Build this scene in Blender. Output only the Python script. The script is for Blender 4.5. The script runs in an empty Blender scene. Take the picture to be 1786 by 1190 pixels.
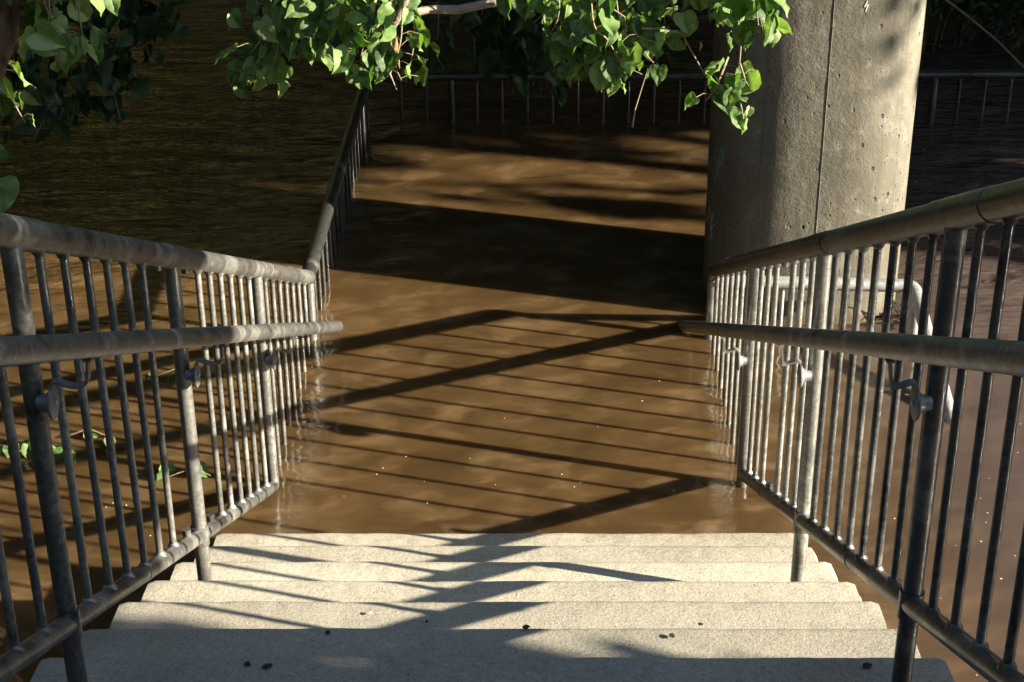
import bpy, bmesh, math, random
from mathutils import Vector, Matrix, noise
random.seed(7)
R = math.radians
sc = bpy.context.scene
col = sc.collection

# ------------------------------------------------------------------ camera
CAM_C, TH, ROLL, YAW, FPX = 2.8483, .45955, -.008093, -.013833, 2891.6
_F = Vector((math.sin(YAW)*math.cos(TH), math.cos(YAW)*math.cos(TH), -math.sin(TH)))
_R = Vector((math.cos(YAW), -math.sin(YAW), 0)); _U = _R.cross(_F)
_R2 = _R*math.cos(ROLL)+_U*math.sin(ROLL); _U2 = -_R*math.sin(ROLL)+_U*math.cos(ROLL)
CO = Vector((0, 0, CAM_C))
cam = bpy.data.cameras.new('camera'); cam.sensor_width = 36; cam.lens = FPX/1786*36
cam.clip_end = 400; cam.clip_start = .05
co = bpy.data.objects.new('camera', cam); col.objects.link(co); sc.camera = co
m = Matrix.Identity(4)
for i in range(3):
    m[i][0] = _R2[i]; m[i][1] = _U2[i]; m[i][2] = -_F[i]; m[i][3] = CO[i]
co.matrix_world = m
def at(u, v, Y):
    """survey helper: point of the place seen at (u,v) of the photo in the vertical plane Y"""
    r = _F+_R2*((u-893)/FPX)-_U2*((v-595)/FPX)
    return CO+r*(Y/r.y)

# ------------------------------------------------------------------ materials
def newmat(name):
    M = bpy.data.materials.new(name); M.use_nodes = True
    nt = M.node_tree; return M, nt, nt.nodes, nt.links, nt.nodes['Principled BSDF']
def N(nt, t, **k):
    n = nt.nodes.new(t)
    for a, b in k.items():
        if a in n.inputs: n.inputs[a].default_value = b
        else: setattr(n, a, b)
    return n
def ramp(nt, src, stops):
    n = nt.nodes.new('ShaderNodeValToRGB'); e = n.color_ramp.elements
    while len(e) < len(stops): e.new(.5)
    for q, (p, c) in zip(e, stops):
        q.position = p; q.color = (*c, 1) if len(c) == 3 else c
    nt.links.new(src, n.inputs[0]); return n.outputs[0]
def coords(nt, scale=(1, 1, 1)):
    t = nt.nodes.new('ShaderNodeTexCoord'); mp = nt.nodes.new('ShaderNodeMapping')
    mp.inputs['Scale'].default_value = scale
    nt.links.new(t.outputs['Object'], mp.inputs[0]); return mp.outputs[0]
def wcoords(nt, scale=(1, 1, 1)):
    t = nt.nodes.new('ShaderNodeNewGeometry'); mp = nt.nodes.new('ShaderNodeMapping')
    mp.inputs['Scale'].default_value = scale
    nt.links.new(t.outputs['Position'], mp.inputs[0]); return mp.outputs[0]
def noi(nt, vec, scale, detail=4, rough=.55, dist=0):
    n = N(nt, 'ShaderNodeTexNoise', Scale=scale, Detail=detail, Roughness=rough, Distortion=dist)
    nt.links.new(vec, n.inputs['Vector']); return n.outputs[0]
def mixc(nt, fac, a, b, mode='MIX'):
    n = nt.nodes.new('ShaderNodeMix'); n.data_type = 'RGBA'; n.blend_type = mode
    for s, v in ((0, fac), (6, a), (7, b)):
        if hasattr(v, 'links'): nt.links.new(v, n.inputs[s])
        elif s == 0: n.inputs[0].default_value = v
        else: n.inputs[s].default_value = (*v, 1)
    return n.outputs[2]
def math_(nt, op, a, b=0, c=None):
    n = nt.nodes.new('ShaderNodeMath'); n.operation = op
    for i, v in enumerate((a, b, c)):
        if v is None: continue
        if hasattr(v, 'links'): nt.links.new(v, n.inputs[i])
        else: n.inputs[i].default_value = v
    return n.outputs[0]
def bump(nt, h, strength, dist, nrm=None):
    n = N(nt, 'ShaderNodeBump', Strength=strength, Distance=dist)
    nt.links.new(h, n.inputs['Height'])
    if nrm: nt.links.new(nrm, n.inputs['Normal'])
    return n.outputs[0]

def mat_steel(name, dark, light, rough=.42, metal=.55):
    M, nt, ns, lk, b = newmat(name)
    v = wcoords(nt)
    n1 = noi(nt, v, 5.5, 7, .68, .5); n2 = noi(nt, v, 75, 5, .7)
    midc = tuple((p+q)/2 for p, q in zip(dark, light))
    c = ramp(nt, n1, [(.34, dark), (.47, midc), (.53, tuple(x*.8 for x in midc)), (.60, light), (.75, midc)])
    c = mixc(nt, math_(nt, 'MULTIPLY', ramp(nt, n2, [(.52, (0,0,0)), (.68, (1,1,1))]), .4), c, tuple(x*1.5 for x in light))
    c = mixc(nt, math_(nt, 'MULTIPLY', ramp(nt, n2, [(.34, (1,1,1)), (.45, (0,0,0))]), .5), c, tuple(x*.4 for x in dark))
    # bands of rubbed paint and grime round the tubes
    n3 = noi(nt, wcoords(nt, (1, 14, 2)), 2.6, 5, .7, .3)
    c = mixc(nt, math_(nt, 'MULTIPLY', ramp(nt, n3, [(.55, (0,0,0)), (.62, (1,1,1)), (.72, (.2,.2,.2))]), .35), c, tuple(x*.45 for x in midc))
    rust = noi(nt, v, 13, 6, .75, .8)
    c = mixc(nt, math_(nt, 'MULTIPLY', ramp(nt, rust, [(.66, (0,0,0)), (.72, (1,1,1))]), .3), c, (.10, .065, .04))
    lk.new(c, b.inputs['Base Color'])
    b.inputs['Metallic'].default_value = metal
    lk.new(ramp(nt, n1, [(.3, (rough-.14,)*3), (.7, (rough+.14,)*3)]), b.inputs['Roughness'])
    lk.new(bump(nt, n2, .3, .0012), b.inputs['Normal'])
    return M
STEEL = mat_steel('weathered_galvanised_steel', (.06, .06, .063), (.30, .297, .28), .46, .72)
PICK_LIT = mat_steel('sunlit_galvanised_bars', (.15, .15, .145), (.36, .355, .33), .47, .70)  # brighter copy for sunlit pickets and posts, sunlight put into the colour
STEEL_R = mat_steel('shade_darkened_steel', (.035, .037, .040), (.19, .188, .178), .38, .66)  # right railing steel, darkened to stand for its shaded side
STEEL_DK = mat_steel('dark_galvanised_steel', (.05, .053, .053), (.12, .12, .115), .36, .7)
GALV = mat_steel('bright_galvanised_steel', (.30, .32, .33), (.46, .47, .46), .5, .5)
CAST = mat_steel('cast_bracket_steel', (.15, .16, .17), (.24, .25, .255), .5, .4)

def mat_steps():
    M, nt, ns, lk, b = newmat('exposed_aggregate_concrete')
    v = wcoords(nt)
    big = noi(nt, v, 2.3, 5, .6); mid = noi(nt, v, 24, 6, .7); fine = noi(nt, v, 150, 4, .8)
    c = ramp(nt, big, [(.28, (.33, .305, .25)), (.5, (.42, .39, .32)), (.72, (.49, .455, .375))])
    c = mixc(nt, math_(nt, 'MULTIPLY', ramp(nt, mid, [(.38, (1,1,1)), (.52, (0,0,0))]), .22), c, (.24, .218, .175))
    c = mixc(nt, math_(nt, 'MULTIPLY', ramp(nt, fine, [(.50, (0,0,0)), (.66, (1,1,1))]), .5), c, (.66, .62, .52))
    c = mixc(nt, math_(nt, 'MULTIPLY', ramp(nt, fine, [(.36, (1,1,1)), (.44, (0,0,0))]), .6), c, (.12, .108, .085))
    oi = nt.nodes.new('ShaderNodeObjectInfo'); c = mixc(nt, 1.0, c, oi.outputs['Color'], 'MULTIPLY')
    st = noi(nt, wcoords(nt, (1.2, 7, 7)), 2.6, 6, .7, .6)
    c = mixc(nt, math_(nt, 'MULTIPLY', ramp(nt, st, [(.56, (0,0,0)), (.74, (1,1,1))]), .45), c, (.17, .155, .13))
    # silt and damp band just above the flood line
    sp = nt.nodes.new('ShaderNodeSeparateXYZ'); lk.new(wcoords(nt), sp.inputs[0])
    zz = math_(nt, 'ADD', sp.outputs[2], math_(nt, 'MULTIPLY', mid, .05))
    wet = ramp(nt, zz, [(.045, (1,1,1)), (.085, (0,0,0))])
    c = mixc(nt, math_(nt, 'MULTIPLY', wet, .75), c, (.15, .10, .055))
    lk.new(c, b.inputs['Base Color']); b.inputs['Roughness'].default_value = .9
    b.inputs['Specular IOR Level'].default_value = .25
    h = math_(nt, 'ADD', math_(nt, 'MULTIPLY', fine, .6), mid)
    lk.new(bump(nt, h, .5, .006), b.inputs['Normal'])
    return M
STEPS = mat_steps()

def mat_pier():
    M, nt, ns, lk, b = newmat('board_cast_concrete')
    v = wcoords(nt)
    big = noi(nt, wcoords(nt, (1, 1, .45)), 3.2, 7, .68); mid = noi(nt, v, 17, 7, .7, .4); fine = noi(nt, v, 90, 3, .7)
    c = ramp(nt, big, [(.30, (.072, .070, .058)), (.47, (.124, .118, .097)), (.68, (.180, .172, .145))])
    c = mixc(nt, math_(nt, 'MULTIPLY', ramp(nt, mid, [(.40, (1,1,1)), (.56, (0,0,0))]), .42), c, (.105, .09, .06))
    c = mixc(nt, math_(nt, 'MULTIPLY', ramp(nt, mid, [(.56, (0,0,0)), (.70, (1,1,1))]), .45), c, (.33, .30, .235))
    streak = noi(nt, wcoords(nt, (16, 16, .5)), 1.2, 5, .6)
    c = mixc(nt, math_(nt, 'MULTIPLY', ramp(nt, streak, [(.47, (0,0,0)), (.62, (1,1,1))]), .6), c, (.085, .075, .054))
    ln = nt.nodes.new('ShaderNodeSeparateXYZ'); lk.new(v, ln.inputs[0])
    side_x = math_(nt, 'ADD', ln.outputs[0], math_(nt, 'MULTIPLY', big, .16))
    c = mixc(nt, math_(nt, 'MULTIPLY', ramp(nt, math_(nt, 'MULTIPLY', side_x, .5), [(.555, (1,1,1)), (.60, (0,0,0))]), .08), c, (.05, .047, .03))  # slightly darker colour towards the left side of the pier
    vor = N(nt, 'ShaderNodeTexVoronoi', Scale=21.0); vor.inputs['Randomness'].default_value = 1
    lk.new(wcoords(nt, (1, 1, .8)), vor.inputs['Vector'])
    r2 = noi(nt, v, 5.5, 3, .6)
    holes = math_(nt, 'MULTIPLY', ramp(nt, vor.outputs[0], [(.10, (1,1,1)), (.17, (0,0,0))]), ramp(nt, r2, [(.50, (0,0,0)), (.60, (1,1,1))]))
    vor2 = N(nt, 'ShaderNodeTexVoronoi', Scale=55.0); lk.new(v, vor2.inputs['Vector'])
    h2 = math_(nt, 'MULTIPLY', ramp(nt, vor2.outputs[0], [(.12, (1,1,1)), (.2, (0,0,0))]), ramp(nt, mid, [(.52, (0,0,0)), (.58, (1,1,1))]))
    hol = math_(nt, 'MAXIMUM', holes, h2)
    c = mixc(nt, math_(nt, 'MULTIPLY', hol, .85), c, (.035, .03, .022))
    sp = nt.nodes.new('ShaderNodeSeparateXYZ'); lk.new(v, sp.inputs[0])
    zz = math_(nt, 'ADD', sp.outputs[2], math_(nt, 'MULTIPLY', mid, .06))
    wet = ramp(nt, zz, [(.05, (1,1,1)), (.10, (0,0,0))])
    c = mixc(nt, math_(nt, 'MULTIPLY', wet, .7), c, (.10, .065, .035))
    lk.new(c, b.inputs['Base Color']); b.inputs['Roughness'].default_value = .88
    b.inputs['Specular IOR Level'].default_value = .25
    h = math_(nt, 'SUBTRACT', math_(nt, 'ADD', math_(nt, 'MULTIPLY', fine, .4), mid), math_(nt, 'MULTIPLY', hol, 2.2))
    lk.new(bump(nt, h, .7, .008), b.inputs['Normal'])
    return M
PIER = mat_pier()

def mat_water():
    M, nt, ns, lk, b = newmat('muddy_flood_water')
    v = wcoords(nt)
    sp = nt.nodes.new('ShaderNodeSeparateXYZ'); lk.new(v, sp.inputs[0])
    wn = noi(nt, v, 1.1, 3, .5)
    # silt swirls, with caustic light mottling painted into the colour
    sw = noi(nt, wcoords(nt, (1, 1.5, 1)), 1.5, 4, .55, .9)
    sw2 = noi(nt, wcoords(nt, (1.5, 2.4, 1)), 3.0, 3, .55, .5)
    c = ramp(nt, sw, [(.28, (.050, .030, .0125)), (.5, (.070, .042, .0175)), (.72, (.090, .055, .024))])
    c = mixc(nt, math_(nt, 'MULTIPLY', ramp(nt, sw2, [(.50, (0,0,0)), (.68, (1,1,1))]), .65), c, (.140, .092, .046))
    c = mixc(nt, math_(nt, 'MULTIPLY', ramp(nt, sw2, [(.34, (1,1,1)), (.46, (0,0,0))]), .3), c, (.042, .026, .010))
    b.subsurface_method = 'BURLEY'; b.inputs['Subsurface Weight'].default_value = .75
    b.inputs['Subsurface Radius'].default_value = (1.0, .7, .4); b.inputs['Subsurface Scale'].default_value = .05
    rr_ = N(nt, 'ShaderNodeMapRange'); rr_.interpolation_type = 'SMOOTHSTEP'; lk.new(sp.outputs[0], rr_.inputs[0]); rr_.inputs[1].default_value = .75; rr_.inputs[2].default_value = 1.7
    c = mixc(nt, math_(nt, 'MULTIPLY', rr_.outputs[0], .8), c, (.072, .057, .057))  # mauve sky sheen mixed into the water colour on the right
    lk.new(c, b.inputs['Base Color'])
    b.inputs['IOR'].default_value = 1.38
    b.inputs['Roughness'].default_value = .12
    # river side (left of the fence and far away) is rippled, the stair pocket almost still
    def smooth(x, a, bb):
        mr = N(nt, 'ShaderNodeMapRange'); mr.interpolation_type = 'SMOOTHSTEP'
        lk.new(x, mr.inputs[0]); mr.inputs[1].default_value = a; mr.inputs[2].default_value = bb
        return mr.outputs[0]
    left = smooth(sp.outputs[0], -.85, -1.7); far = smooth(sp.outputs[1], 7.9, 9.2); rt = smooth(sp.outputs[0], .9, 1.8)
    farr = math_(nt, 'MULTIPLY', rt, smooth(sp.outputs[1], 5.4, 6.4))
    mask = math_(nt, 'MAXIMUM', math_(nt, 'MAXIMUM', math_(nt, 'MULTIPLY', left, smooth(sp.outputs[1], 5.2, 6.8)), far), farr)
    rot = nt.nodes.new('ShaderNodeMapping'); rot.inputs['Rotation'].default_value = (0, 0, R(8)); rot.inputs['Scale'].default_value = (1.25, 3.6, 1)
    lk.new(v, rot.inputs[0])
    w1 = noi(nt, rot.outputs[0], 1.9, 4, .6, .8)
    w2 = noi(nt, rot.outputs[0], 6.0, 2, .5, .4)
    hi = math_(nt, 'ADD', w1, math_(nt, 'MULTIPLY', w2, .35))
    calm1 = noi(nt, wcoords(nt, (1.6, 2.6, 1)), 2.0, 2, .45, .35)
    calm2 = noi(nt, wcoords(nt, (3, 7, 1)), 4, 2, .5, .2)
    ca = math_(nt, 'ADD', math_(nt, 'MULTIPLY', calm1, .020), math_(nt, 'MULTIPLY', calm2, .0016))
    hh = math_(nt, 'ADD', ca, math_(nt, 'MULTIPLY', math_(nt, 'MULTIPLY', hi, mask), .050))
    lk.new(bump(nt, hh, 1.0, 1.0), b.inputs['Normal'])
    return M
WATER = mat_water()

def mat_leaf(name, cols, trans=.35, rough=.54):
    M, nt, ns, lk, b = newmat(name)
    g = nt.nodes.new('ShaderNodeNewGeometry')
    c = ramp(nt, g.outputs['Random Per Island'], [(i/(len(cols)-1), q) for i, q in enumerate(cols)])
    n = noi(nt, wcoords(nt), 45, 4, .6)
    c = mixc(nt, math_(nt, 'MULTIPLY', ramp(nt, n, [(.42, (0,0,0)), (.7, (1,1,1))]), .35), c, tuple(x*1.5 for x in cols[-1]))
    lk.new(c, b.inputs['Base Color']); b.inputs['Roughness'].default_value = rough
    b.inputs['Specular IOR Level'].default_value = .35
    t = nt.nodes.new('ShaderNodeBsdfTranslucent')
    tc = mixc(nt, 1.0, c, (1.0, 1.25, .35), 'MULTIPLY'); lk.new(tc, t.inputs[0])
    mx = nt.nodes.new('ShaderNodeMixShader'); mx.inputs[0].default_value = trans
    out = ns['Material Output']
    lk.new(b.outputs[0], mx.inputs[1]); lk.new(t.outputs[0], mx.inputs[2]); lk.new(mx.outputs[0], out.inputs[0])
    return M
LEAF = mat_leaf('heart_leaf', [(.022, .055, .016), (.04, .095, .022), (.06, .125, .028), (.12, .205, .055), (.18, .27, .09), (.26, .35, .15)], .38)
LEAF_SHADED = mat_leaf('shaded_heart_leaf', [(.010, .028, .010), (.018, .045, .014), (.03, .065, .02)], .2, .5)  # copy of the heart leaf with shade darkened into its colour
LEAF_DK = mat_leaf('tree_leaf', [(.012, .020, .006), (.022, .036, .010), (.034, .052, .014)], .2, .6)
LEAF_YL = mat_leaf('willow_leaf', [(.05, .06, .008), (.13, .15, .02), (.30, .31, .05)], .35, .6)
LEAF_SH = mat_leaf('shrub_leaf', [(.012, .03, .014), (.025, .05, .022), (.04, .075, .03)], .2, .5)

def mat_simple(name, c1, c2, scale=20, rough=.85, bmp=.5, stretch=(1, 1, 1)):
    M, nt, ns, lk, b = newmat(name)
    n = noi(nt, wcoords(nt, stretch), scale, 6, .65, .5)
    lk.new(ramp(nt, n, [(.32, c1), (.68, c2)]), b.inputs['Base Color'])
    b.inputs['Roughness'].default_value = rough
    lk.new(bump(nt, n, bmp, .01), b.inputs['Normal'])
    return M
BARK = mat_simple('rough_brown_bark', (.045, .024, .012), (.22, .125, .065), 28, .9, 1.0, (1, 1, .35))
BARK_GREY = mat_simple('grey_twig_bark', (.14, .11, .085), (.32, .27, .21), 60, .85, .6)
TWIG = mat_simple('pale_twig', (.16, .12, .07), (.30, .25, .16), 80, .8, .3)
DEAD = mat_simple('dead_leaf', (.16, .07, .03), (.42, .25, .13), 60, .8, .6)
def mat_bank():
    M, nt, ns, lk, b = newmat('overgrown_river_bank')
    v = wcoords(nt); n = noi(nt, v, 1.5, 6, .7, .6); n2 = noi(nt, v, 5, 5, .65)
    c = ramp(nt, n2, [(.35, (.010, .010, .005)), (.7, (.035, .034, .014))])
    sp = nt.nodes.new('ShaderNodeSeparateXYZ'); lk.new(v, sp.inputs[0])
    mr = N(nt, 'ShaderNodeMapRange'); lk.new(sp.outputs[0], mr.inputs[0]); mr.inputs[1].default_value = -2.2; mr.inputs[2].default_value = -4.0
    k = math_(nt, 'MULTIPLY', ramp(nt, n, [(.53, (0,0,0)), (.60, (1,1,1))]), mr.outputs[0])
    c = mixc(nt, k, c, (.30, .30, .06))
    lk.new(c, b.inputs['Base Color']); b.inputs['Roughness'].default_value = .95
    b.inputs['Specular IOR Level'].default_value = .1
    lk.new(bump(nt, n2, .6, .02), b.inputs['Normal']); return M
MUD = mat_bank()
DEBRIS = mat_simple('black_debris', (.006, .005, .004), (.03, .025, .02), 90, .8, .8)
FOAM = mat_simple('foam_fleck', (.42, .38, .32), (.68, .64, .58), 90, .6, .2)
BLUE = mat_simple('blue_spray_paint', (.075, .15, .19), (.14, .25, .30), 40, .7, .1)
WHITE = mat_simple('white_chalk_marks', (.30, .30, .28), (.48, .47, .43), 60, .8, .1)
RIM = mat_simple('cut_pipe_end', (.02, .02, .02), (.05, .05, .05), 60, .7, .1)

# ------------------------------------------------------------------ mesh helpers
def link(name, verts, faces, mat, parent=None, smooth=True):
    me = bpy.data.meshes.new(name); me.from_pydata([tuple(v) for v in verts], [], faces); me.update()
    if smooth: me.polygons.foreach_set('use_smooth', [True]*len(me.polygons))
    me.materials.append(mat)
    o = bpy.data.objects.new(name, me); col.objects.link(o)
    if parent: o.parent = parent; o.matrix_parent_inverse = parent.matrix_world.inverted()
    return o
def tag(o, label=None, cat=None, group=None, kind=None):
    for k, v in (('label', label), ('category', cat), ('group', group), ('kind', kind)):
        if v: o[k] = v
    return o
def empty(name, loc, label, cat, group=None):
    o = bpy.data.objects.new(name, None); o.empty_display_size = .1
    o.location = loc; o.matrix_world = Matrix.Translation(Vector(loc)); col.objects.link(o)
    return tag(o, label, cat, group)
class MB:
    def __init__(s): s.v = []; s.f = []
    def tube(s, pts, rad, seg=16, cap=True, closed_r=None):
        pts = [Vector(p) for p in pts]; n = len(pts)
        rs = rad if isinstance(rad, (list, tuple)) else [rad]*n
        base = len(s.v); up = None
        for i, p in enumerate(pts):
            t = (pts[min(i+1, n-1)]-pts[max(i-1, 0)]).normalized()
            if up is None:
                a = Vector((0, 0, 1)) if abs(t.z) < .9 else Vector((0, 1, 0)); up = (a-t*a.dot(t)).normalized()
            else: up = (up-t*up.dot(t)).normalized()
            sd = t.cross(up)
            for k in range(seg):
                a = 2*math.pi*k/seg; s.v.append(p+(up*math.cos(a)+sd*math.sin(a))*rs[i])
        for i in range(n-1):
            for k in range(seg):
                a = base+i*seg+k; b = base+i*seg+(k+1) % seg
                s.f.append((a, b, b+seg, a+seg))
        if cap:
            s.f.append(tuple(base+k for k in range(seg))[::-1]); s.f.append(tuple(base+(n-1)*seg+k for k in range(seg)))
        return s
    def dome(s, p, d, r, seg=16, flat=1.0):
        """rounded end cap at p pointing along d"""
        p = Vector(p); d = Vector(d).normalized()
        pts = []; rs = []
        for i in range(6):
            a = i/5*math.pi/2*.985
            pts.append(p+d*r*flat*math.sin(a)); rs.append(r*math.cos(a))
        return s.tube(pts, rs, seg)
    def box(s, c, h):
        b = len(s.v)
        for x in (-1, 1):
            for y in (-1, 1):
                for z in (-1, 1): s.v.append(Vector((c[0]+x*h[0], c[1]+y*h[1], c[2]+z*h[2])))
        for q in ((0,1,3,2),(4,6,7,5),(0,4,5,1),(2,3,7,6),(0,2,6,4),(1,5,7,3)): s.f.append(tuple(b+i for i in q))
        return s
    def build(s, name, mat, parent=None, smooth=True):
        o = link(name, s.v, s.f, mat, parent, smooth)
        if smooth:
            try: o.data.set_sharp_from_angle(angle=R(45))
            except Exception: pass
        return o
def lerp(a, b, t): return a+(b-a)*t
def arc_path(pts, rad, n=8):
    """polyline with rounded corners"""
    pts = [Vector(p) for p in pts]; out = [pts[0]]
    for i in range(1, len(pts)-1):
        a = (pts[i-1]-pts[i]).normalized(); b = (pts[i+1]-pts[i]).normalized()
        r = min(rad, (pts[i-1]-pts[i]).length*.45, (pts[i+1]-pts[i]).length*.45)
        p0 = pts[i]+a*r; p1 = pts[i]+b*r
        for k in range(n+1):
            t = k/n; out.append(p0*(1-t)**2+pts[i]*2*t*(1-t)+p1*t*t)
    out.append(pts[-1]); return out

# ------------------------------------------------------------------ surveyed dimensions (metres, flood water at z = 0)
TA = .47286; XL, XR = -.8554, .6870; Y3 = 4.684; LB = 1.0930; SP = LB/8
ZT = {'l': 2.9935, 'r': 3.0221}; ZB = {'l': 2.2135, 'r': 2.2567}; ZH = {'l': 2.7869, 'r': 2.7828}
YC = Y3+LB                                           # corner where the slope meets the level walk
Y0 = 1.15

# ------------------------------------------------------------------ staircase
noses = [4.335, 4.085, 3.805, 3.51, 3.245, 2.945, 2.675, 2.39, 2.105, 1.82, 1.54]
def nose_z(y): return 2.103-TA*y
stairs = empty('concrete_staircase', (0, 4.3, 0), 'pale concrete staircase with worn nosings running down into brown flood water between two steel railings', 'stairs')
def step(ynose, yback, z, seed, label=None):
    rnd = random.Random(seed); xa, xb = -.992, .828
    n = 110; zd = z-.26; rr = .030
    prof = [(yback-.02, z), (lerp(yback, ynose, .35), z), (lerp(yback, ynose, .7), z-.001), (ynose-rr, z-.002)]
    for k in range(1, 6):
        a = k/5*math.pi/2; prof.append((ynose-rr+rr*math.sin(a), z-.002-rr*.8*(1-math.cos(a))))
    prof += [(ynose-.004, z-.08), (ynose-.008, zd)]
    mb = MB(); np_ = len(prof)
    for i in range(n+1):
        t = i/n; x = lerp(xa, xb, t)
        e = min(t, 1-t)*(xb-xa)
        for j, (y, zz) in enumerate(prof):
            w = noise.noise(Vector((x*2.3, seed*3.1, 0)))*.003+noise.noise(Vector((x*17, seed*5.7, j*.1)))*.0022
            wz = noise.noise(Vector((x*1.7, y*3, seed*9.0)))*.003+noise.noise(Vector((x*21, y*24, seed*2.0)))*.0012
            chip = 0
            if e < .03: chip = (1-e/.03)**2*(.028+.02*noise.noise(Vector((seed*4.4, y*14, (t > .5)*7))))
            yy = y+(w if j > 1 else 0)-(chip if j >= 3 else 0)
            xo = x
            if i in (0, n): xo = x+(1 if i == 0 else -1)*(.012+.016*noise.noise(Vector((y*13, zz*11, seed+(i > 0)*5.0))))
            mb.v.append(Vector((xo, yy, zz+wz-(chip*.5 if j >= 3 else 0)-(.010 if i in (0, n) and j < 8 else 0))))
    for i in range(n):
        for j in range(np_-1):
            a = i*np_+j; mb.f.append((a, a+np_, a+np_+1, a+1))
    # close ends, underside and back
    for i in (0, n):
        b = len(mb.v); p = mb.v[i*np_]; mb.v.append(Vector((p.x, p.y, zd)))
        f = [i*np_+j for j in range(np_)]+[b]
        mb.f.append(tuple(f) if i == 0 else tuple(f[::-1]))
    mb.f.append((len(mb.v)-2, n*0+np_-1, n*np_+np_-1, len(mb.v)-1))
    o = mb.build('step', STEPS, stairs); k_ = TONE.get(seed, .6); o.color = (k_, k_*.995, k_*.985, 1)
    if label: o['label'] = label
    return o
ys = noses; TONE = {1: 1, 2: 1, 3: .98, 4: .88, 5: 1.04, 6: .92, 7: .80, 8: .70, 9: .66, 10: .66}
yy = [4.335+.285*k for k in range(1, 3)][::-1]+ys          # two drowned treads too
for i, y in enumerate(yy):
    back = yy[i+1] if i+1 < len(yy) else 0.9
    step(y, back, nose_z(y), i+1)
lz = nose_z(yy[-1])
mb = MB(); mb.box((-.07, -1.0, lz-.6), (.88, 1.97, .59)); mb.build('landing_slab', STEPS, stairs, False).color = (.62, .62, .62, 1)

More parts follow.
